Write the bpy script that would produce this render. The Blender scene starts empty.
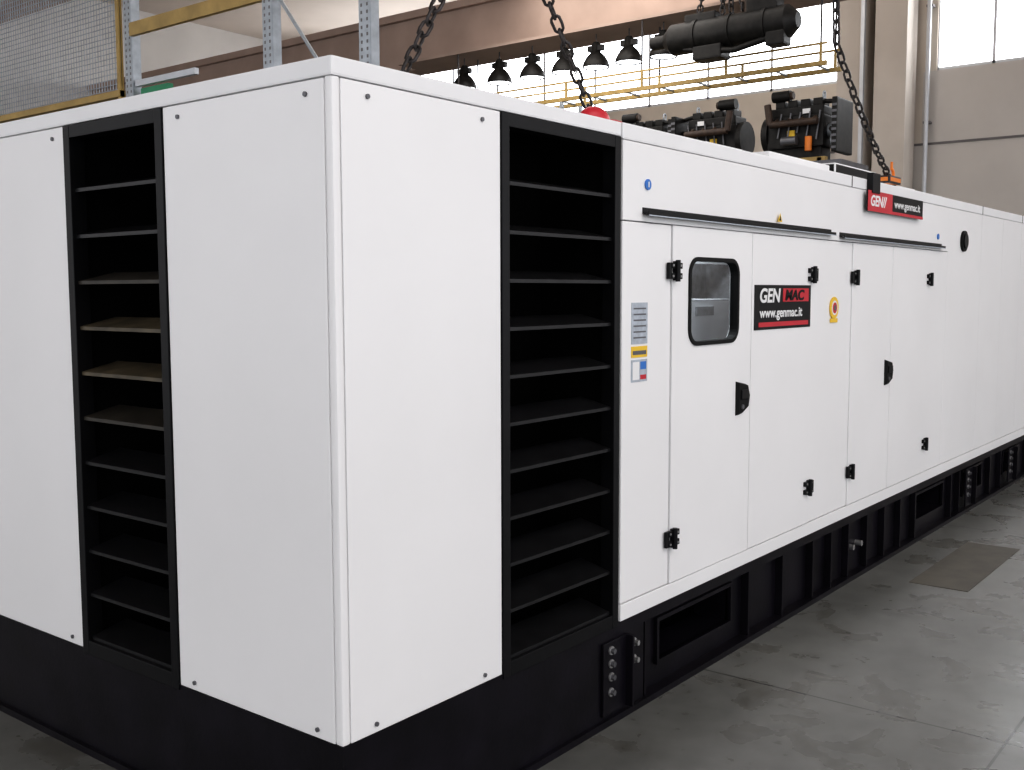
import bpy, bmesh, math, random
from mathutils import Vector, Matrix, Quaternion
random.seed(4)
S=bpy.context.scene
COL=S.collection
try:
    S.view_settings.view_transform='Standard'
    S.view_settings.look='Medium High Contrast'
except Exception: pass

# ---------------------------------------------------------------- materials
def mat(name,col,rough=.5,metal=0.,noise=0.,nscale=6.,bump=0.,bscale=60.,coat=0.,spec=.5,detail=4):
    m=bpy.data.materials.new(name); m.use_nodes=True
    nt=m.node_tree; N=nt.nodes; Lk=nt.links
    b=N['Principled BSDF']
    b.inputs['Base Color'].default_value=(*col,1); b.inputs['Roughness'].default_value=rough
    b.inputs['Metallic'].default_value=metal; b.inputs['Coat Weight'].default_value=coat
    b.inputs['Specular IOR Level'].default_value=spec
    tc=N.new('ShaderNodeTexCoord')
    if noise>0:
        n=N.new('ShaderNodeTexNoise'); n.inputs['Scale'].default_value=nscale; n.inputs['Detail'].default_value=detail
        Lk.new(tc.outputs['Object'],n.inputs['Vector'])
        r=N.new('ShaderNodeValToRGB')
        r.color_ramp.elements[0].position=.3; r.color_ramp.elements[1].position=.7
        r.color_ramp.elements[0].color=(*[max(0,c*(1-noise)) for c in col],1)
        r.color_ramp.elements[1].color=(*[min(1,c*(1+noise)) for c in col],1)
        Lk.new(n.outputs['Fac'],r.inputs[0]); Lk.new(r.outputs[0],b.inputs['Base Color'])
    if bump>0:
        n2=N.new('ShaderNodeTexNoise'); n2.inputs['Scale'].default_value=bscale; n2.inputs['Detail'].default_value=3
        Lk.new(tc.outputs['Object'],n2.inputs['Vector'])
        bp=N.new('ShaderNodeBump'); bp.inputs['Strength'].default_value=bump; bp.inputs['Distance'].default_value=.01
        Lk.new(n2.outputs['Fac'],bp.inputs['Height']); Lk.new(bp.outputs[0],b.inputs['Normal'])
    return m
M={}
M['white']=mat('white_powder_coat',(.83,.825,.83),.38,noise=.022,nscale=1.3,bump=.03,bscale=180)
M['whiteb']=mat('white_roof_edge',(.80,.80,.81),.45,noise=.02,nscale=3)
M['black']=mat('black_frame_paint',(.005,.005,.006),.4,noise=.3,nscale=8,spec=.22)
M['skid']=mat('black_skid_paint',(.006,.005,.008),.38,noise=.4,nscale=5,bump=.05,bscale=40,spec=.2)
M['blade']=mat('louvre_blade_black',(.012,.012,.013),.34,noise=.3,nscale=12,spec=.32)
M['refl']=mat('louvre_blade_tan_reflection',(.07,.056,.034),.5,noise=.5,nscale=9)  # tan reflection on the blades, painted in as base colour
M['refl2']=mat('louvre_blade_faint_reflection',(.028,.024,.018),.5,noise=.4,nscale=9)  # fainter painted reflection for the rows above and below
M['void']=mat('duct_interior',(.003,.003,.003),.9,noise=.2,spec=.1)
M['rubber']=mat('rubber_seal',(.008,.008,.008),.6,noise=.2,spec=.2)
M['steel']=mat('galvanised_steel',(.38,.41,.44),.42,metal=.55,noise=.15,nscale=14)
M['bolt']=mat('zinc_bolt',(.5,.5,.5),.35,metal=.8,noise=.1)
M['boltd']=mat('dark_bolt',(.14,.14,.15),.4,metal=.5,noise=.1)
M['chain']=mat('chain_steel',(.05,.045,.045),.45,metal=.6,noise=.4,nscale=30)
M['red']=mat('red_paint',(.52,.02,.035),.45,noise=.08)
M['orange']=mat('orange_hook_paint',(.75,.22,.03),.5,noise=.15)
M['yellow']=mat('yellow_steel_paint',(.38,.26,.09),.55,noise=.2)
M['yelst']=mat('yellow_sticker',(.80,.52,.04),.5,noise=.05)
M['blue']=mat('blue_sticker',(.04,.18,.55),.5,noise=.05)
M['lblue']=mat('label_plate_grey',(.42,.46,.52),.4,noise=.15,nscale=40)
M['wht']=mat('sticker_white',(.8,.8,.8),.5,noise=.03)
M['engine']=mat('engine_black',(.012,.011,.010),.5,noise=.5,nscale=10,spec=.3)
M['brown']=mat('engine_rusty_brown',(.05,.03,.02),.6,noise=.4,nscale=10)
M['beige']=mat('wall_beige_plaster',(.60,.54,.47),.9,noise=.08,nscale=1.2,bump=.05,bscale=20)
M['greyw']=mat('wall_grey_panel',(.55,.52,.49),.85,noise=.06,nscale=.8)
M['colm']=mat('column_beige_paint',(.56,.51,.46),.8,noise=.05,nscale=1.5)
M['beam']=mat('concrete_beam_taupe',(.36,.27,.225),.9,noise=.1,nscale=1.5,bump=.05,bscale=15)
M['ceil']=mat('ceiling_taupe',(.60,.52,.46),.9,noise=.06,nscale=.6)
M['joint']=mat('dark_joint',(.16,.15,.15),.8,noise=.1)
M['wframe']=mat('window_frame_alu',(.55,.57,.6),.4,metal=.3,noise=.05)
M['cab']=mat('control_cabinet_grey',(.75,.77,.8),.5,noise=.04)
M['liner']=mat('acoustic_liner_grey',(.26,.27,.29),.8,noise=.3,nscale=20)
M['green']=mat('green_paint',(.03,.25,.12),.5,noise=.1)
M['grate']=mat('floor_cover_plate',(.085,.077,.06),.6,noise=.25,nscale=6)
def glassmat():
    m=bpy.data.materials.new('tinted_door_glass'); m.use_nodes=True
    nt=m.node_tree;N=nt.nodes;L=nt.links
    N.clear(); o=N.new('ShaderNodeOutputMaterial'); mx=N.new('ShaderNodeMixShader'); t=N.new('ShaderNodeBsdfTransparent'); g=N.new('ShaderNodeBsdfGlossy')
    t.inputs[0].default_value=(.78,.82,.84,1); g.inputs['Roughness'].default_value=.03
    f=N.new('ShaderNodeFresnel'); f.inputs[0].default_value=1.5
    a=N.new('ShaderNodeMath');a.operation='ADD';a.inputs[1].default_value=.10
    L.new(f.outputs[0],a.inputs[0]); L.new(a.outputs[0],mx.inputs[0]); L.new(t.outputs[0],mx.inputs[1]); L.new(g.outputs[0],mx.inputs[2]); L.new(mx.outputs[0],o.inputs[0])
    return m
M['glass']=glassmat()
def panemat():
    m=bpy.data.materials.new('translucent_daylit_glazing'); m.use_nodes=True
    nt=m.node_tree;N=nt.nodes;L=nt.links;b=N['Principled BSDF']
    b.inputs['Base Color'].default_value=(.85,.9,.95,1)
    tc=N.new('ShaderNodeTexCoord');n=N.new('ShaderNodeTexNoise');n.inputs['Scale'].default_value=.8;L.new(tc.outputs['Object'],n.inputs['Vector'])
    r=N.new('ShaderNodeValToRGB');r.color_ramp.elements[0].color=(.84,.89,.95,1);r.color_ramp.elements[1].color=(1,1,1,1);L.new(n.outputs['Fac'],r.inputs[0])
    L.new(r.outputs[0],b.inputs['Emission Color']); b.inputs['Emission Strength'].default_value=5.5
    return m
M['pane']=panemat()
def floormat():
    m=bpy.data.materials.new('polished_concrete_floor'); m.use_nodes=True
    nt=m.node_tree;N=nt.nodes;L=nt.links;b=N['Principled BSDF']
    tc=N.new('ShaderNodeTexCoord')
    def noise(sc,d,dist=0):
        n=N.new('ShaderNodeTexNoise');n.inputs['Scale'].default_value=sc;n.inputs['Detail'].default_value=d;n.inputs['Distortion'].default_value=dist;L.new(tc.outputs['Object'],n.inputs['Vector']);return n
    n1=noise(.55,8,.4); n2=noise(7,10); n3=noise(3.2,14,.5); n4=noise(14,4,.2)
    mix=N.new('ShaderNodeMath');mix.operation='MULTIPLY_ADD';mix.inputs[1].default_value=.5
    L.new(n2.outputs['Fac'],mix.inputs[0]); L.new(n1.outputs['Fac'],mix.inputs[2])
    r=N.new('ShaderNodeValToRGB');r.color_ramp.elements[0].position=.48;r.color_ramp.elements[1].position=1.
    r.color_ramp.elements[0].color=(.092,.094,.088,1);r.color_ramp.elements[1].color=(.178,.18,.17,1)
    L.new(mix.outputs[0],r.inputs[0])
    def stain(src,lo,hi,c):
        st=N.new('ShaderNodeValToRGB');st.color_ramp.elements[0].position=lo;st.color_ramp.elements[1].position=hi
        st.color_ramp.elements[0].color=(*c,1);st.color_ramp.elements[1].color=(1,1,1,1);L.new(src.outputs['Fac'],st.inputs[0]);return st
    s1=stain(n3,.34,.5,(.72,.70,.66)); s2=stain(n4,.27,.33,(.55,.53,.5))
    mu=N.new('ShaderNodeMixRGB');mu.blend_type='MULTIPLY';mu.inputs[0].default_value=1;L.new(r.outputs[0],mu.inputs[1]);L.new(s1.outputs[0],mu.inputs[2])
    mu2=N.new('ShaderNodeMixRGB');mu2.blend_type='MULTIPLY';mu2.inputs[0].default_value=1;L.new(mu.outputs[0],mu2.inputs[1]);L.new(s2.outputs[0],mu2.inputs[2])
    sx=N.new('ShaderNodeSeparateXYZ');L.new(tc.outputs['Object'],sx.inputs[0])
    def line(out,off,per):
        a=N.new('ShaderNodeMath');a.operation='ADD';a.inputs[1].default_value=off;L.new(out,a.inputs[0])
        p=N.new('ShaderNodeMath');p.operation='PINGPONG';p.inputs[1].default_value=per/2;L.new(a.outputs[0],p.inputs[0])
        c=N.new('ShaderNodeMath');c.operation='LESS_THAN';c.inputs[1].default_value=.006;L.new(p.outputs[0],c.inputs[0]);return c
    l1=line(sx.outputs[0],-2.45,4.2); l2=line(sx.outputs[1],1.45,4.2)
    mx=N.new('ShaderNodeMath');mx.operation='MAXIMUM';L.new(l1.outputs[0],mx.inputs[0]);L.new(l2.outputs[0],mx.inputs[1])
    cm=N.new('ShaderNodeMixRGB');cm.inputs[2].default_value=(.04,.04,.038,1);L.new(mx.outputs[0],cm.inputs[0]);L.new(mu2.outputs[0],cm.inputs[1])
    L.new(cm.outputs[0],b.inputs['Base Color'])
    rr=N.new('ShaderNodeMapRange');rr.inputs['To Min'].default_value=.16;rr.inputs['To Max'].default_value=.42;L.new(n3.outputs['Fac'],rr.inputs[0]);L.new(rr.outputs[0],b.inputs['Roughness'])
    b.inputs['Specular IOR Level'].default_value=.42
    bp=N.new('ShaderNodeBump');bp.inputs['Strength'].default_value=.08;bp.inputs['Distance'].default_value=.01;L.new(n2.outputs['Fac'],bp.inputs['Height']);L.new(bp.outputs[0],b.inputs['Normal'])
    return m
M['floor']=floormat()

# ---------------------------------------------------------------- mesh builder
class B:
    def __init__(s): s.bm=bmesh.new(); s.mats=[]
    def mi(s,k):
        if k not in s.mats: s.mats.append(k)
        return s.mats.index(k)
    def _add(s,verts,faces,k,mtx=None,smooth=False):
        i=s.mi(k); vs=[s.bm.verts.new(mtx@Vector(v) if mtx else v) for v in verts]
        out=[]
        for f in faces:
            try:
                F=s.bm.faces.new([vs[j] for j in f]); F.material_index=i; F.smooth=smooth; out.append(F)
            except ValueError: pass
        return out
    def box(s,x0,x1,y0,y1,z0,z1,k,mtx=None,bev=0.):
        v=[(x0,y0,z0),(x1,y0,z0),(x1,y1,z0),(x0,y1,z0),(x0,y0,z1),(x1,y0,z1),(x1,y1,z1),(x0,y1,z1)]
        f=[(0,3,2,1),(4,5,6,7),(0,1,5,4),(1,2,6,5),(2,3,7,6),(3,0,4,7)]
        F=s._add(v,f,k,mtx)
        if bev>0:
            es=list({e for q in F for e in q.edges})
            bmesh.ops.bevel(s.bm,geom=es,offset=bev,segments=2,profile=.7,affect='EDGES')
        return F
    def cyl(s,p0,p1,r,k,n=16,r2=None,smooth=True):
        p0=Vector(p0);p1=Vector(p1);d=(p1-p0);L=d.length
        q=d.to_track_quat('Z','Y').to_matrix().to_4x4(); q.translation=p0
        r2=r if r2 is None else r2
        v=[];
        for j,(z,R) in enumerate(((0,r),(L,r2))):
            for i in range(n):
                a=2*math.pi*i/n; v.append((R*math.cos(a),R*math.sin(a),z))
        s._add(v,[(i,(i+1)%n,n+(i+1)%n,n+i) for i in range(n)],k,q,smooth)
        s._add(v[:n],[tuple(range(n))[::-1]],k,q); s._add(v[n:],[tuple(range(n))],k,q)
    def tube(s,pts,r,k,n=10):
        for a,b in zip(pts[:-1],pts[1:]): s.cyl(a,b,r,k,n)
    def link(s,c,q,L,W,r,k):
        path=[]
        for i in range(12):
            a=2*math.pi*i/12
            x=math.cos(a)*W/2; z=math.sin(a)*W/2+(L-W)/2*(1 if math.sin(a)>0 else (-1 if math.sin(a)<-1e-6 else 0))
            path.append(Vector((x,0,z)))
        v=[];m=6
        for i in range(12):
            t=(path[(i+1)%12]-path[i-1]).normalized(); nrm=Vector((0,1,0)); bn=t.cross(nrm)
            for j in range(m):
                a=2*math.pi*j/m; v.append(path[i]+nrm*r*math.cos(a)+bn*r*math.sin(a))
        f=[]
        for i in range(12):
            for j in range(m):
                f.append((i*m+j,i*m+(j+1)%m,((i+1)%12)*m+(j+1)%m,((i+1)%12)*m+j))
        mt=q.to_matrix().to_4x4(); mt.translation=c
        s._add(v,f,k,mt,True)
    def chain(s,p0,p1,k='chain',L=.10,W=.06,r=.010,sag=0.):
        p0=Vector(p0);p1=Vector(p1);n=max(2,int((p1-p0).length/(L-2*r*1.1)))
        for i in range(n):
            t=(i+.5)/n
            def P(u):
                p=p0.lerp(p1,u); p.z-=sag*4*u*(1-u); return p
            d=(P(t+.01)-P(t-.01)).normalized()
            q=d.to_track_quat('Z','Y')
            q=q@Quaternion((0,0,1),math.radians(90*(i%2)+25))
            s.link(P(t),q,L,W,r,k)
    def sphere(s,c,r,k,sc=(1,1,1)):
        i=s.mi(k); r_=bmesh.ops.create_uvsphere(s.bm,u_segments=14,v_segments=8,radius=r)
        for v in r_['verts']:
            v.co=Vector((v.co.x*sc[0],v.co.y*sc[1],v.co.z*sc[2]))+Vector(c)
        for f in {f for v in r_['verts'] for f in v.link_faces}: f.material_index=i; f.smooth=True
    def done(s,name,parent=None,fixn=True):
        if fixn: bmesh.ops.recalc_face_normals(s.bm,faces=s.bm.faces[:])
        me=bpy.data.meshes.new(name); s.bm.to_mesh(me); s.bm.free()
        for k in s.mats: me.materials.append(M[k])
        o=bpy.data.objects.new(name,me); COL.objects.link(o)
        if parent: o.parent=parent
        return o
def empty(name):
    e=bpy.data.objects.new(name,None); COL.objects.link(e); e.empty_display_size=.2; return e
def text(name,body,x,y,z,size,k,parent,sx=1.,shear=0.,off=.0):
    c=bpy.data.curves.new(name,'FONT'); c.body=body; c.size=size; c.extrude=.0008; c.offset=off; c.shear=shear
    o=bpy.data.objects.new(name+'_tmp',c); COL.objects.link(o)
    bpy.context.view_layer.update()
    me=bpy.data.meshes.new_from_object(o.evaluated_get(bpy.context.evaluated_depsgraph_get()))
    bpy.data.objects.remove(o)
    me.materials.clear(); me.materials.append(M[k])
    t=bpy.data.objects.new(name,me); COL.objects.link(t)
    t.rotation_euler=(math.pi/2,0,0); t.location=(x,y,z); t.scale=(sx,1,1); t.parent=parent
    return t

FZ=-.09; ZB=.36; ZC=2.50; ZT=2.56; W=2.47; LEN=11.4
# ---------------------------------------------------------------- generator enclosure
G=empty('generator_set_enclosure')
b=B()
b.box(-.004,1.652,-.004,W+.004,ZC,ZT,'whiteb',bev=.008)
b.box(1.655,LEN,-.012,W+.012,ZC-.01,ZT,'whiteb',bev=.008)
for x in (4.36,7.47,8.92,10.2):
    b.box(x-.005,x+.005,-.0145,-.010,ZC-.01,ZT+.002,'joint')
b.done('roof_cap',G)
b=B()
b.box(0,.034,0,.034,ZB,ZC,'white',bev=.010)
b.box(0,.05,.037,.893,ZB,ZC-.003,'white',bev=.005)
b.box(0,.05,1.577,2.43,ZB,ZC-.003,'white',bev=.005)
b.box(0,.034,2.434,W,ZB,ZC,'white',bev=.010)
b.box(.037,.826,0,.05,ZB,ZC-.003,'white',bev=.005)
b.box(.037,LEN,W-.05,W,ZB,ZC-.003,'white',bev=.005)
b.box(LEN-.05,LEN,.0,W-.05,ZB,ZC-.003,'white',bev=.005)
b.done('end_panels',G)
def roundrect(x0,x1,z0,z1,r,n=6):
    p=[]
    for cx,cz,a0 in ((x1-r,z0+r,-90),(x1-r,z1-r,0),(x0+r,z1-r,90),(x0+r,z0+r,180)):
        for i in range(n+1):
            a=math.radians(a0+90*i/n); p.append((cx+r*math.cos(a),cz+r*math.sin(a)))
    return p
WX0,WX1,WZ0,WZ1=2.25,2.765,1.58,1.99
Yf=-.010
b=B()
def pan(x0,x1,z0,z1,y=Yf,bv=.004): b.box(x0,x1,y,.03,z0,z1,'white',bev=bv)
g=.004
D0,D1,D2,D3,D4,D5=2.085,2.935,3.755,4.40,5.17,6.03
pan(1.658,D0-g,.44,2.14)
pan(1.658,6.48,2.145,ZC-.013,y=Yf-.001)
pan(1.658,LEN,ZB,.435,y=Yf-.003)
for x0,x1 in ((D1,D2),(D3,D4),(D4,D5)): pan(x0+g,x1-g,.44,2.14,y=Yf-.006)
for x0,x1 in ((D2,D3),(D5,6.48)): pan(x0+g*.4,x1-g*.4,.44,2.14)
for x0,x1 in ((6.48,7.47),(7.47,8.2),(8.2,8.92),(8.92,10.2),(10.2,LEN)): pan(x0+g*.4,x1-g*.4,.44,ZC-.013)
for q in ((1.66,2.2,.37,2.49),(2.86,LEN-.05,.37,2.49),(2.2,2.86,.37,1.5),(2.2,2.86,2.06,2.49)):
    b.box(q[0],q[1],.031,.05,q[2],q[3],'joint')
b.done('side_panels_and_doors',G)
b=B()
b.mi('white')
def door_window():
    outer=[(D0+g,.44),(D1-g,.44),(D1-g,2.14),(D0+g,2.14)]
    inner=roundrect(WX0,WX1,WZ0,WZ1,.075)
    bm=b.bm
    loops=[]
    for y in (Yf-.006,.03):
        lo=[]
        for poly in (outer,inner):
            vs=[bm.verts.new((x,y,z)) for x,z in poly]
            es=[bm.edges.new((vs[k],vs[(k+1)%len(vs)])) for k in range(len(vs))]
            lo.append((vs,es))
        bmesh.ops.triangle_fill(bm,use_beauty=True,use_dissolve=False,edges=lo[0][1]+lo[1][1])
        loops.append(lo)
    for k in (0,1):
        A=loops[0][k][0];C=loops[1][k][0];n=len(A)
        for j in range(n): bm.faces.new((A[j],A[(j+1)%n],C[(j+1)%n],C[j]))
door_window()
b.done('door_with_window',G)
b=B()
def ring(inn,out,y0,y1,k):
    n=len(inn); v=[(x,y0,z) for x,z in inn]+[(x,y0,z) for x,z in out]+[(x,y1,z) for x,z in inn]+[(x,y1,z) for x,z in out]
    f=[]
    for j in range(n):
        m=(j+1)%n
        f+=[(j,m,n+m,n+j),(2*n+j,2*n+m,m,j),(n+j,n+m,3*n+m,3*n+j)]
    b._add(v,f,k)
ring(roundrect(WX0+.010,WX1-.010,WZ0+.010,WZ1-.010,.065),roundrect(WX0-.010,WX1+.010,WZ0-.010,WZ1+.010,.085),Yf-.014,.02,'rubber')
p=roundrect(WX0,WX1,WZ0,WZ1,.075)
b._add([(x,0.0,z) for x,z in p],[tuple(range(len(p)))],'glass')
b.done('door_window_glass',G)
b=B()
b.box(2.0,3.9,.75,.77,1.2,2.35,'liner'); b.box(2.0,2.02,.06,.75,1.2,2.35,'liner'); b.box(3.88,3.9,.06,.75,1.2,2.35,'liner')
b.box(2.0,3.9,.06,.75,2.33,2.35,'liner'); b.box(2.0,3.9,.06,.75,1.18,1.2,'liner')
b.box(2.40,2.78,.35,.6,1.2,1.80,'cab',bev=.01); b.box(2.84,3.4,.30,.6,1.2,1.79,'cab',bev=.01)
b.box(2.46,2.50,.34,.35,1.66,1.74,'boltd'); b.box(2.9,3.1,.29,.30,1.70,1.75,'liner')
b.cyl((2.6,.5,1.80),(2.6,.5,2.3),.03,'cab'); b.box(2.0,3.9,.55,.6,2.0,2.06,'cab')
b.done('control_cabinet_inside',G)

def vent(name,axis,a0,a1,refl_rows={}):
    b=B()
    def bx(u0,u1,d0,d1,z0,z1,k,bev=0.,mtx=None):
        if axis=='x': b.box(u0,u1,d0,d1,z0,z1,k,bev=bev)
        else: b.box(d0,d1,u0,u1,z0,z1,k,bev=bev)
    fw=.045; z0,z1=ZB-.02,ZC-.002
    bx(a0,a0+fw,-.006,.06,z0,z1,'black',.003); bx(a1-fw,a1,-.006,.06,z0,z1,'black',.003)
    bx(a0+fw,a1-fw,-.005,.06,z1-.05,z1,'black',.003); bx(a0+fw,a1-fw,-.005,.06,z0,z0+.06,'black',.003)
    D=.42
    bx(a0,a1,D,D+.02,z0,z1,'void'); bx(a0,a0+.01,.06,D,z0,z1,'void'); bx(a1-.01,a1,.06,D,z0,z1,'void')
    bx(a0,a1,.06,D,z1-.01,z1,'void'); bx(a0,a1,.06,D,z0,z0+.01,'void')
    for i in range(11):
        z=2.25-.1835*i; k=refl_rows.get(i,'blade')
        dep=.16; rise=.036; t=.004
        prof=[(.012,z-.014),(.012,z),(.012+dep,z+rise),(.012+dep,z+rise-t),(.017,z-t),(.017,z-.014)]
        n=len(prof); v=[]
        for u in (a0+fw-.002,a1-fw+.002):
            for d,zz in prof: v.append((u,d,zz) if axis=='x' else (d,u,zz))
        f=[(j,(j+1)%n,n+(j+1)%n,n+j) for j in range(n)]+[tuple(range(n)),tuple(range(n,2*n))]
        b._add(v,f,k)
    b.done(name,G)
vent('side_louvre_vent','x',.83,1.65)
vent('end_louvre_vent','y',.897,1.573,refl_rows={2:'refl2',3:'refl',4:'refl',5:'refl2'})  # middle rows carry the painted tan reflection

b=B()
def boltY(x,z,r=.008,k='boltd',y=0): b.cyl((x,y,z),(x,y-.007,z),r,k,10)
def boltX(y,z,r=.008,k='boltd',x=0): b.cyl((x,y,z),(x-.007,y,z),r,k,10)
for x in (.15,.72): boltY(x,2.455); boltY(x,.39)
for y in (.12,.80,1.66,2.35): boltX(y,2.455); boltX(y,.39)
b.done('panel_screws',G)

b=B()
for x0,x1,z in ((1.82,4.03,2.185),(4.17,6.30,2.175)):
    prof=[(-.010,z+.022),(-.014,z+.022),(-.016,z),(-.040,z-.010),(-.042,z+.004),(-.045,z+.004),(-.045,z-.015),(-.010,z-.006)]
    n=len(prof); v=[(x,y,zz) for x in (x0,x1) for y,zz in prof]
    b._add(v,[(j,(j+1)%n,n+(j+1)%n,n+j) for j in range(n)]+[tuple(range(n)),tuple(range(n,2*n))],'black')
    b.box(x0,x1,-.047,-.045,z-.016,z-.011,'lblue')
b.done('rain_gutters',G)

b=B()
def hinge(x,z,sgn):
    y=Yf-.006
    b.box(x-.012,x+.012,y-.026,y,z-.045,z+.045,'black',bev=.003)
    b.box(x-.055,x+.055,y-.016,y,z+.010,z+.038,'black',bev=.003)
    b.box(x-.055,x+.055,y-.016,y,z-.038,z-.010,'black',bev=.003)
    b.box(x-.055*sgn-.012,x-.055*sgn+.012,y-.016,y,z-.038,z+.038,'black',bev=.003)
    b.cyl((x,y-.022,z-.05),(x,y-.022,z+.05),.012,'black',10)
    for dx in (-.035,.035):
        for dz in (-.025,.025): b.cyl((x+dx,y-.016,z+dz),(x+dx,y-.020,z+dz),.006,'bolt',8)
for x,z,s in ((2.10,1.93,1),(2.10,.66,1),(3.735,1.93,-1),(3.735,.66,-1),(4.44,1.92,1),(4.44,.66,1),(6.00,1.92,-1),(6.00,.66,-1)): hinge(x,z,s)
def handle(x,z):
    y=Yf-.006
    pts=[(-.07,.08),(.045,.06),(.07,.0),(.055,-.065),(-.03,-.10),(-.07,-.10)]
    v=[(x+a,y,z+c) for a,c in pts]+[(x+a*.88,y-.02,z+c*.88) for a,c in pts]
    n=len(pts)
    b._add(v,[(j,(j+1)%n,n+(j+1)%n,n+j) for j in range(n)]+[tuple(range(n,2*n)),tuple(range(n))],'rubber')
    b.box(x-.045,x+.035,y-.028,y-.02,z-.015,z+.035,'black',bev=.005)
    b.cyl((x-.03,y-.02,z-.055),(x-.03,y-.028,z-.055),.013,'boltd',12)
handle(2.83,1.285); handle(5.12,1.28)
b.cyl((6.90,Yf-.001,2.24),(6.90,Yf-.02,2.24),.085,'rubber',24); b.cyl((6.90,Yf-.02,2.24),(6.90,Yf-.03,2.24),.06,'black',24)
b.done('hinges_and_latches',G)

Ys=Yf-.006
sx0=2.965
b=B()
b.box(sx0,sx0+.755,Ys-.004,Ys,1.625,1.868,'black')
b.box(sx0+.05,sx0+.72,Ys-.0055,Ys-.004,1.640,1.665,'red')
b.box(sx0+.36,sx0+.72,Ys-.0055,Ys-.004,1.775,1.85,'red')
b.box(4.56,5.70,-.045,-.037,2.352,2.485,'black'); b.box(4.56,5.03,-.047,-.045,2.352,2.485,'red'); b.box(5.03,5.70,-.047,-.045,2.352,2.372,'red')
b.box(4.62,4.76,-.055,-.014,2.47,2.60,'black',bev=.005); b.box(4.64,4.74,-.037,-.012,2.36,2.47,'black')
b.box(1.735,1.87,Yf-.003,Yf,1.60,1.785,'lblue')
for q in range(6): b.box(1.75,1.855,Yf-.004,Yf-.003,1.625+.026*q,1.632+.026*q,'boltd')
b.box(1.735,1.87,Yf-.003,Yf,1.54,1.59,'yelst'); b.box(1.745,1.86,Yf-.004,Yf-.003,1.552,1.570,'boltd')
b.box(1.735,1.87,Yf-.003,Yf,1.43,1.53,'lblue'); b.box(1.745,1.80,Yf-.004,Yf-.003,1.44,1.52,'wht'); b.box(1.81,1.86,Yf-.004,Yf-.003,1.485,1.52,'blue'); b.box(1.81,1.86,Yf-.004,Yf-.003,1.44,1.46,'red')
b.cyl((1.86,Ys+.004,2.31),(1.86,Ys-.003,2.31),.024,'blue',20); b.box(1.856,1.864,Ys-.005,Ys-.003,2.298,2.322,'wht')
b.cyl((6.20,Ys+.004,2.25),(6.20,Ys-.003,2.25),.022,'blue',20)
b._add([(3.23,Ys-.007,2.215),(3.29,Ys-.007,2.215),(3.26,Ys-.007,2.265)],[(0,1,2)],'yelst')
b._add([(3.248,Ys-.0085,2.222),(3.272,Ys-.0085,2.222),(3.26,Ys-.0085,2.25)],[(0,1,2)],'black')
b.cyl((4.10,Ys+.004,1.73),(4.10,Ys-.003,1.73),.068,'yelst',24); b.cyl((4.10,Ys-.003,1.73),(4.10,Ys-.0045,1.73),.045,'wht',24)
b.cyl((4.10,Ys-.0045,1.73),(4.10,Ys-.006,1.73),.034,'red',16); b.cyl((4.10,Ys-.006,1.73),(4.10,Ys-.007,1.73),.018,'boltd',16)
b.box(4.045,4.155,Ys-.003,Ys+.004,1.64,1.665,'yelst')
b.done('signs_and_labels',G)
text('sign_lettering','GEN',sx0+.05,Ys-.006,1.775,.105,'wht',G,1.25,.15,.003)
text('sign_lettering_brand','MAC',sx0+.385,Ys-.0075,1.785,.08,'black',G,1.5,.15,.003)
text('sign_web_address','www.genmac.it',sx0+.06,Ys-.006,1.692,.075,'wht',G,1.22,0,.0015)
text('roof_sign_lettering','GEN//',4.60,-.0475,2.39,.095,'wht',G,1.2,.2,.003)
text('roof_sign_web','www.genmac.it',5.07,-.0475,2.40,.075,'wht',G,1.2,0,.001)

b=B()
b.box(2.9,3.35,.25,.9,ZT,2.64,'whiteb',bev=.01)
b.box(3.7,4.65,.25,1.2,ZT,2.67,'whiteb',bev=.01)
b.box(4.75,5.55,.25,.6,ZT,2.70,'black',bev=.01)
b.box(5.9,6.3,.2,.5,ZT,2.63,'red',bev=.01)
b.box(6.35,7.2,.25,1.2,ZT,2.64,'whiteb',bev=.01)
for x,y in ((1.43,1.2),(3.38,1.2),(9.2,1.2)):
    b.box(x-.06,x+.06,y-.06,y+.06,ZT,ZT+.02,'chain'); b.link(Vector((x,y,ZT+.07)),Vector((0,0,1)).to_track_quat('Z','Y'),.12,.1,.014,'chain')
b.done('roof_hatches_and_eyes',G)

b=B()
b.box(0,LEN,0,W,.30,ZB-.002,'skid')
b.box(0,LEN,-.02,.10,FZ,FZ+.03,'skid'); b.box(0,LEN,W-.1,W+.02,FZ,FZ+.03,'skid')
b.box(-.02,.10,0,W,FZ,FZ+.03,'skid')
b.box(0.0,.02,.0,W,FZ+.03,.30,'skid')
b.box(0.02,1.88,0,.015,FZ+.03,.30,'skid')
def web(x0,x1,y=.045): b.box(x0,x1,y,y+.012,FZ+.03,.30,'skid')
def pocket(x0,x1,z0=.06,z1=.25,yo=.045):
    b.box(x0,x1,yo,yo+.012,FZ+.03,z0,'skid'); b.box(x0,x1,yo,yo+.012,z1,.30,'skid')
    b.box(x0-.02,x0,yo-.02,yo+.2,z0-.02,z1+.02,'skid'); b.box(x1,x1+.02,yo-.02,yo+.2,z0-.02,z1+.02,'skid')
    b.box(x0,x1,yo-.02,yo+.2,z0-.02,z0,'skid'); b.box(x0,x1,yo-.02,yo+.2,z1,z1+.02,'skid')
    b.box(x0,x1,yo+.35,yo+.36,z0-.1,z1+.04,'void')
web(1.88,2.07); pocket(2.07,2.83); web(2.83,3.9); web(3.9,6.0); pocket(6.0,6.7); web(6.7,7.3); pocket(7.3,7.9); web(7.9,8.7);pocket(8.7,9.3);web(9.3,LEN)
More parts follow.
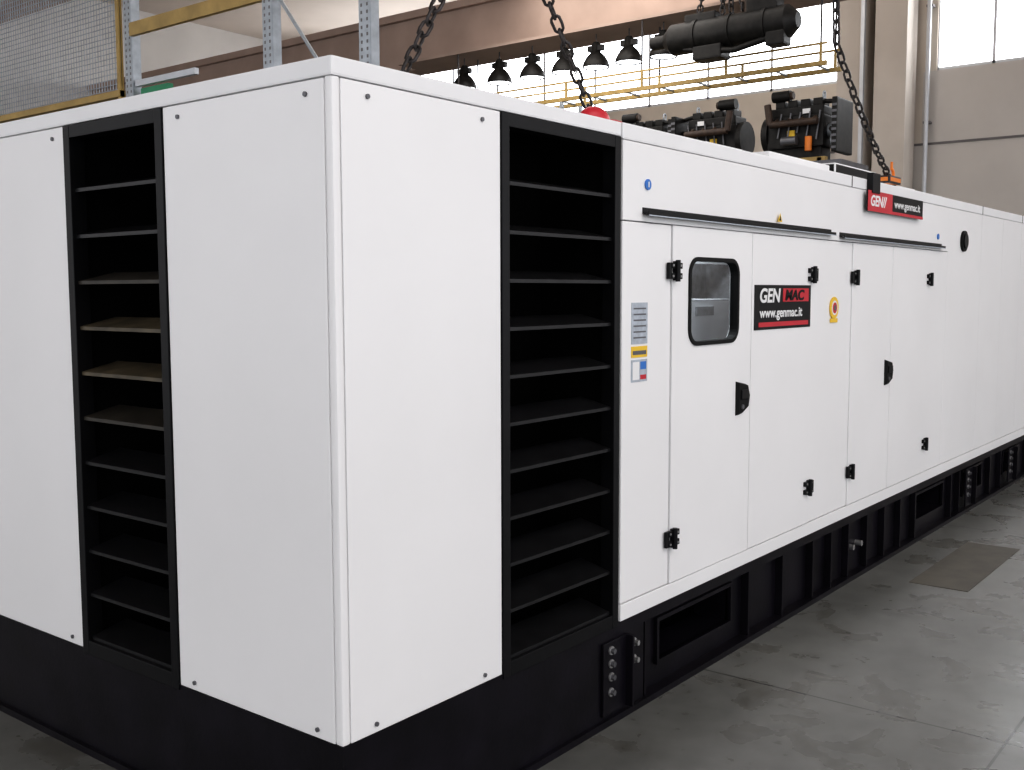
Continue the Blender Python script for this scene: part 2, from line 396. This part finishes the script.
for x in (1.90,3.0,3.45,3.9,4.2,4.5,4.85,5.2,5.55,5.9,6.85,7.1,8.1,8.5,9.6,10.2): b.box(x-.008,x+.008,0,.05,FZ+.03,.30,'skid')
b.box(0.3,LEN-.1,W-.06,W-.045,FZ+.03,.30,'skid'); b.box(LEN-.02,LEN,0,W,FZ+.03,.30,'skid')
for x in (1.62,7.35,8.85):
    b.box(x-.10,x+.10,-.014,0,FZ+.05,.29,'skid',bev=.003)
    b.box(x+.085,x+.10,-.05,0,FZ+.05,.29,'skid')
    for z in (.25,.19,.13,.06):
        b.cyl((x-.04,-.014,z),(x-.04,-.020,z),.020,'bolt',12); b.cyl((x-.04,-.020,z),(x-.04,-.036,z),.013,'boltd',6,smooth=False)
    for z in (.23,.15):
        b.cyl((x+.17,0,z),(x+.17,-.006,z),.022,'bolt',12); b.cyl((x+.17,-.006,z),(x+.17,-.03,z),.013,'bolt',6,smooth=False)
for x in (4.6,4.75): b.cyl((x,.045,.12),(x,.0,.12),.02,'bolt',8)
b.done('skid_base_frame',G)

# ---------------------------------------------------------------- building
def room(name,f):
    b=B(); f(b); return b.done(name)
room('floor',lambda b:b.box(-14,26,-14,34,FZ-.1,FZ,'floor'))
room('floor_cover_plate',lambda b:b.box(4.72,6.12,-.70,-.33,FZ,FZ+.004,'grate'))
HX=22.; CH=10.2
def farwall(b):
    z0,z1=6.65,9.3
    b.box(HX,HX+.3,-14,34,FZ,5.05,'greyw'); b.box(HX-.02,HX+.3,-14,34,5.05,5.10,'joint'); b.box(HX,HX+.3,-14,5.0,5.10,z0,'greyw'); b.box(HX,HX+.3,5.0,34,5.10,z0,'beige')
    b.box(HX,HX+.3,-14,34,z1,CH,'beige')
    for y0,y1 in ((-14,-3.4),(4.72,6.9),(24,34)): b.box(HX,HX+.3,y0,y1,z0,z1,'beige')
room('wall_far',farwall)
def win(b,y0,y1,step):
    z0,z1=6.65,9.3
    b.box(HX+.10,HX+.12,y0,y1,z0,z1,'pane')
    b.box(HX+.05,HX+.15,y0,y1,z0,z0+.07,'wframe'); b.box(HX+.05,HX+.15,y0,y1,z1-.07,z1,'wframe')
    n=round((y1-y0)/step)
    for i in range(n+1):
        y=y0+(y1-y0)*i/n; b.box(HX+.05,HX+.15,y-.03,y+.03,z0,z1,'wframe')
room('window_1',lambda b:win(b,-3.4,4.72,1.15)); room('window_2',lambda b:win(b,6.9,24,1.7))
room('wall_left',lambda b:(b.box(-14,HX,26,26.3,FZ,CH,'greyw')))
room('ceiling',lambda b:(b.box(-14,26,-14,34,CH,CH+.2,'ceil')))
def beams(b):
    b.box(14.4,14.95,-10,26,6.55,7.6,'beam',bev=.03)
    b.box(14.3,15.05,-10,26,7.6,7.75,'beam')
room('concrete_beam',beams)
room('concrete_beam.001',lambda b:b.box(5.2,5.7,-10,25.9,8.6,CH-.01,'beam',bev=.03))
room('concrete_beam.002',lambda b:b.box(11.0,11.5,-10,25.9,8.8,CH-.01,'beam',bev=.03))
room('column',lambda b:(b.box(21.2,21.9,6.02,6.66,FZ,CH-.01,'colm',bev=.02),b.box(21.1,21.2,6.02,6.10,FZ,CH-.01,'wframe')))
room('column.001',lambda b:(b.box(21.2,21.9,5.12,5.82,FZ,CH-.01,'colm',bev=.02)))
def pipe(b):
    b.cyl((21.80,4.85,FZ),(21.80,4.85,CH-.01),.05,'wframe',12)
    for z in (3,5.5,8): b.box(21.8,21.99,4.78,4.92,z,z+.05,'joint')
room('drain_pipe',pipe)

# ---------------------------------------------------------------- racks
def rack(b):
    X=3.0
    for y in (5.82,3.96,2.92):
        w=.055
        for s in (-1,1): b.box(X-.03,X+.05,y+s*w-.004,y+s*w+.004,FZ,6.2,'steel')
        b.box(X-.034,X-.03,y-w,y+w,FZ,6.2,'steel')
        z=2.9
        while z<4.9:
            for dy in (-.028,.028):
                b.box(X-.0355,X-.034,y+dy-.008,y+dy+.008,z,z+.022,'joint')
            z+=.05
        b.box(X-.06,X+.08,y-.09,y+.09,FZ,FZ+.01,'steel')
    b.tube([(X,3.96,4.15),(X+.02,3.45,3.5)],.014,'steel',6)
    b.tube([(X,5.82,3.2),(X+.02,3.96,2.2)],.014,'steel',6)
    b.box(X-.05,X-.01,4.02,5.77,4.02,4.13,'yellow')
    b.box(X-.05,X-.01,2.97,5.77,1.8,1.91,'yellow')
    b.box(X-.02,X+.02,4.9,5.75,3.60,3.65,'wframe'); b.box(X+.0,X+.05,5.3,5.7,3.46,3.58,'green')
room('pallet_rack',rack)
def cage(b):
    X=2.96; z0=3.60; z1=5.3; y0=5.92; y1=8.9
    b.box(X-.03,X+.03,y0,y1,3.53,3.585,'yellow')
    b.box(X-.02,X+.02,y0,y0+.04,3.58,z1,'yellow'); b.box(X-.02,X+.02,y1-.04,y1,FZ,z1,'yellow'); b.box(X-.02,X+.02,y0,y1,z1,z1+.04,'yellow'); b.box(X-.02,X+.02,y0,y0+.04,FZ,3.58,'yellow')
    s=.045; y=y0
    while y<y1: b.box(X-.003,X+.003,y,y+.006,z0,z1,'steel'); y+=s
    z=z0
    while z<z1: b.box(X-.003,X+.003,y0,y1,z,z+.006,'steel'); z+=s
room('wire_mesh_cage',cage)

# ---------------------------------------------------------------- engines
def engine(name,x,y,z,s,flip=1,acc='orange'):
    b=B()
    def T(p): return (x+p[0]*s, y+p[1]*s*flip, z+p[2]*s)
    def bx(x0,x1,y0,y1,z0,z1,k,bev=.02):
        a=T((x0,y0,z0)); c=T((x1,y1,z1)); b.box(min(a[0],c[0]),max(a[0],c[0]),min(a[1],c[1]),max(a[1],c[1]),a[2],c[2],k,bev=bev*s)
    def cy(p,q,r,k,n=16): b.cyl(T(p),T(q),r*s,k,n)
    bx(-.2,.2,-.38,.38,.22,.62,'engine')
    bx(-.16,.16,-.34,.34,.05,.22,'engine')
    bx(-.17,.17,-.36,.36,.62,.74,'engine')
    for i in range(4): bx(-.12,.12,-.33+.17*i,-.20+.17*i,.74,.84,'engine',.02)
    for i in range(4): cy((-.2,-.27+.17*i,.58),(-.3,-.27+.17*i,.52),.03,'brown',8)
    cy((-.3,-.34,.52),(-.3,.30,.52),.045,'brown',10)
    cy((-.3,.30,.52),(-.3,.34,.78),.045,'brown',10)
    cy((-.12,.10,.90),(-.12,.34,.90),.07,'engine',18)
    cy((-.12,.06,.90),(-.12,.10,.90),.05,'brown',14)
    cy((0,.38,.42),(0,.46,.42),.24,'engine',24)
    cy((0,-.38,.42),(0,-.43,.42),.09,'steel',14); cy((0,-.43,.30),(0,-.46,.30),.10,'steel',14)
    for k_ in range(6):
        a=k_*math.pi/3; cy((0,-.47,.42),(.2*math.cos(a),-.48,.42+.2*math.sin(a)),.035,'engine',6)
    bx(-.28,.28,-.58,-.51,.12,.80,'engine',.02)
    for k_ in range(8): bx(-.286,-.28,-.575,-.515,.16+.075*k_,.19+.075*k_,'boltd',.0)
    cy((0,-.51,.78),(-.05,-.3,.80),.03,'engine',8)
    cy((-.26,-.05,.30),(-.26,.15,.30),.06,'boltd',12); cy((-.24,-.2,.34),(-.24,-.2,.16),.045,acc,12)
    bx(-.22,-.2,.0,.10,.36,.44,'yelst',.0); bx(-.21,-.2,-.2,-.1,.64,.70,'wht',.0)
    for k_ in range(5): cy((-.22,-.34+.13*k_,.66),(-.24,-.30+.13*k_,.30+.05*(k_%3)),.012,'boltd',6)
    bx(-.3,-.22,-.45,.4,.02,.07,'yellow',.0); bx(.22,.3,-.45,.4,.02,.07,'yellow',.0)
    bx(-.3,.3,-.4,-.34,.0,.06,'engine',.0); bx(-.3,.3,.3,.36,.0,.06,'engine',.0)
    for yy in (-.3,.3): b.link(Vector(T((0,yy,.88))),Vector((0,0,1)).to_track_quat('Z','Y'),.1*s,.07*s,.012*s,'steel')
    return b.done(name)
SH=3.85
engine('diesel_engine',14.2,4.50,SH,1.24)
engine('diesel_engine.001',14.2,6.0,SH,1.22,-1,'yelst')
engine('diesel_engine.002',14.2,7.38,SH,1.18,1,'red')
def shelf(b):
    b.box(13.6,14.8,3.6,12,SH-.14,SH-.005,'boltd')
    for y in (3.7,5.1,8.4,11.9):
        for x in (13.7,14.7): b.box(x-.05,x+.05,y-.05,y+.05,FZ,SH-.14,'steel')
room('engine_storage_shelf',shelf)
def conveyor(b):
    for x in (13.7,14.3):
        b.box(x-.03,x+.03,3.9,13,5.30,5.37,'yellow'); b.box(x-.02,x+.02,3.9,13,5.62,5.65,'yellow')
        for y in [4.0+1.6*i for i in range(6)]: b.box(x-.02,x+.02,y-.02,y+.02,5.37,5.62,'yellow')
        for y in (8.9,11.9): b.box(x-.03,x+.03,y-.03,y+.03,SH-.005,5.30,'steel')
    for y in [4.1+.7*i for i in range(13)]: b.cyl((13.7,y,5.34),(14.3,y,5.34),.02,'steel',8)
    for y in (4.0,7.2,11.4):
        for x in (13.7,14.3): b.cyl((x,y,5.37),(x,y,6.50),.018,'chain',8)
    b.box(13.65,14.35,3.9,13,6.49,6.54,'beam')
room('overhead_roller_conveyor',conveyor)
def lamp(name,x,y,z):
    b=B()
    prof=[(.24,0),(.25,.03),(.23,.10),(.17,.20),(.10,.27),(.08,.28),(.08,.42),(.05,.46)]
    n=18
    v=[(x+r*math.cos(2*math.pi*i/n),y+r*math.sin(2*math.pi*i/n),z+h) for r,h in prof for i in range(n)]
    f=[(j*n+i,j*n+(i+1)%n,(j+1)*n+(i+1)%n,(j+1)*n+i) for j in range(len(prof)-1) for i in range(n)]
    b._add(v,f,'engine',None,True)
    b._add(v[-n:],[tuple(range(n))],'engine')
    b._add([(x+.22*math.cos(2*math.pi*i/n),y+.22*math.sin(2*math.pi*i/n),z+.02) for i in range(n)],[tuple(range(n))],'pane')
    b.cyl((x,y,z+.46),(x,y,6.48),.012,'chain',8)
    b.box(x-.05,x+.05,y-.16,y+.16,z+.30,z+.40,'engine',bev=.01)
    return b.done(name)
for i,y in enumerate((6.95,7.65,8.35,9.05,9.8,10.6,11.5)):
    lamp('hanging_bell_lamp'+('' if i==0 else '.%03d'%i),14.0,y,5.88)
def silencer(b):
    x=13.3; z=5.95
    b.cyl((x,4.35,z),(x,6.35,z),.25,'engine',24); b.cyl((x,6.35,z),(x,6.5,z),.25,'engine',24,r2=.12); b.cyl((x,4.35,z),(x,4.2,z),.25,'engine',24,r2=.12)
    b.cyl((x,6.5,z),(x,6.75,z),.11,'engine',16); b.cyl((x,5.0,z+.2),(x,5.0,z+.42),.1,'brown',14)
    for y in (4.7,5.3,5.9): b.cyl((x,y-.03,z),(x,y+.03,z),.27,'engine',24)
    b.tube([(x-.1,4.5,z-.2),(x-.15,5.2,z-.34),(x-.1,6.1,z-.2)],.05,'engine')
    b.box(x-.2,x+.15,5.4,5.9,z-.42,z-.2,'engine',bev=.03); b.box(x-.15,x+.15,4.5,5.0,z+.2,z+.40,'engine',bev=.03); b.box(x-.12,x+.15,5.55,6.1,z+.2,z+.34,'engine',bev=.03)
    b.box(x-.2,x+.1,4.35,4.65,z-.36,z-.15,'engine',bev=.03)
    for y in (5.3,5.45,5.1): b.chain((x-.05,y,z+.28),(x,5.35+(y-5.3)*.5,z+2.0),L=.13,W=.085,r=.016)
    b.chain((x,5.9,z+.28),(x,5.6,z+2.0),L=.13,W=.085,r=.016); b.chain((x,4.6,z+.28),(x,4.9,z+2.0),L=.13,W=.085,r=.016)
    b.box(x-.2,x+.2,5.0,5.7,z+2.0,z+2.3,'yellow',bev=.03)
    b.cyl((x,5.35,z+2.3),(x,5.35,CH-.01),.02,'chain',8)
room('hanging_exhaust_silencer',silencer)
def hook(b,c,k):
    c=Vector(c); pts=[]
    for i in range(10):
        a=math.radians(90-i*28); pts.append(c+Vector((.06*math.cos(a),0,.06*math.sin(a))))
    b.tube(pts,.016,k,8); b.tube([c+Vector((0,0,.06)),c+Vector((0,0,.13))],.014,k,8)
def sl(b):
    t=(2.33,1.2,4.08)
    b.chain((1.43,1.2,2.70),t,L=.10,W=.056,r=.0095); b.chain((3.38,1.2,2.70),t,L=.10,W=.056,r=.0095)
    hook(b,(1.43,1.2,2.63),'chain'); hook(b,(3.38,1.2,2.63),'red')
    b.box(t[0]-.12,t[0]+.12,1.1,1.3,4.1,4.5,'yellow',bev=.03); b.cyl((t[0],1.2,4.5),(t[0],1.2,CH-.01),.015,'chain',8)
    b.sphere((1.93,.32,2.635),.085,'red',(1.2,.7,.75)); b.sphere((2.06,.3,2.61),.07,'red',(1.3,.8,.6)); b.tube([(2.0,.3,2.6),(2.25,.3,2.58)],.02,'red')
room('lifting_chain_sling',sl)
def sl2(b):
    b.chain((7.15,1.2,4.05),(8.6,1.2,3.02),L=.12,W=.066,r=.011,sag=.06); b.chain((8.6,1.2,3.02),(9.2,1.2,2.68),L=.12,W=.066,r=.011)
    b.chain((7.05,1.2,5.2),(7.15,1.2,4.05),L=.12,W=.066,r=.011)
    b.cyl((7.05,1.2,5.2),(7.05,1.2,CH-.01),.015,'chain',8)
    hook(b,(8.72,1.2,3.02),'orange'); b.box(8.5,8.85,1.14,1.26,2.92,3.0,'orange',bev=.02)
room('lifting_chain',sl2)

# ---------------------------------------------------------------- light
w=bpy.data.worlds.new('daylight'); S.world=w; w.use_nodes=True
bg=w.node_tree.nodes['Background']; bg.inputs[0].default_value=(.95,.96,1.0,1); bg.inputs[1].default_value=1.48
def area(name,loc,target,sx,sy,pw,col):
    l=bpy.data.lights.new(name,'AREA'); l.shape='RECTANGLE'; l.size=sx; l.size_y=sy; l.energy=pw; l.color=col
    o=bpy.data.objects.new(name,l); COL.objects.link(o); o.location=loc
    o.rotation_euler=(Vector(target)-Vector(loc)).to_track_quat('-Z','Y').to_euler(); return o
area('added_fill_light',(9,6,9.6),(9,6,0),10,6,400,(1,.97,.93))  # added overhead fill light; the ceiling has no opening here
area('added_fill_light.001',(2,-7,9.5),(3,0,1),10,4,480,(1,.965,.95))  # added soft light for a highlight on the long side, no fixture modelled
area('added_fill_light.002',(17.5,8,10.0),(21.5,8,4),4,16,380,(1,.95,.90))  # added to brighten the far wall and background, no skylight there
area('added_cabinet_fill',(2.9,.3,2.31),(2.9,.3,1.2),.8,.1,9,(.95,.98,1))  # added fill that brightens the interior seen through the door glass

# ---------------------------------------------------------------- camera
yaw,pitch,roll,f=.6666,-.0888,-.0027,1046.12
fw=Vector((math.cos(yaw)*math.cos(pitch),math.sin(yaw)*math.cos(pitch),math.sin(pitch)))
r=Vector((math.sin(yaw),-math.cos(yaw),0)); u=r.cross(fw)
r2=r*math.cos(roll)+u*math.sin(roll); u2=-r*math.sin(roll)+u*math.cos(roll)
cd=bpy.data.cameras.new('camera'); cd.sensor_width=36; cd.lens=f/1024*36; cd.clip_start=.05; cd.clip_end=200
co=bpy.data.objects.new('camera',cd); COL.objects.link(co)
m=Matrix((r2,u2,-fw)).transposed().to_4x4(); m.translation=Vector((-2.2377,-2.4628,1.8342)); co.matrix_world=m
S.camera=co
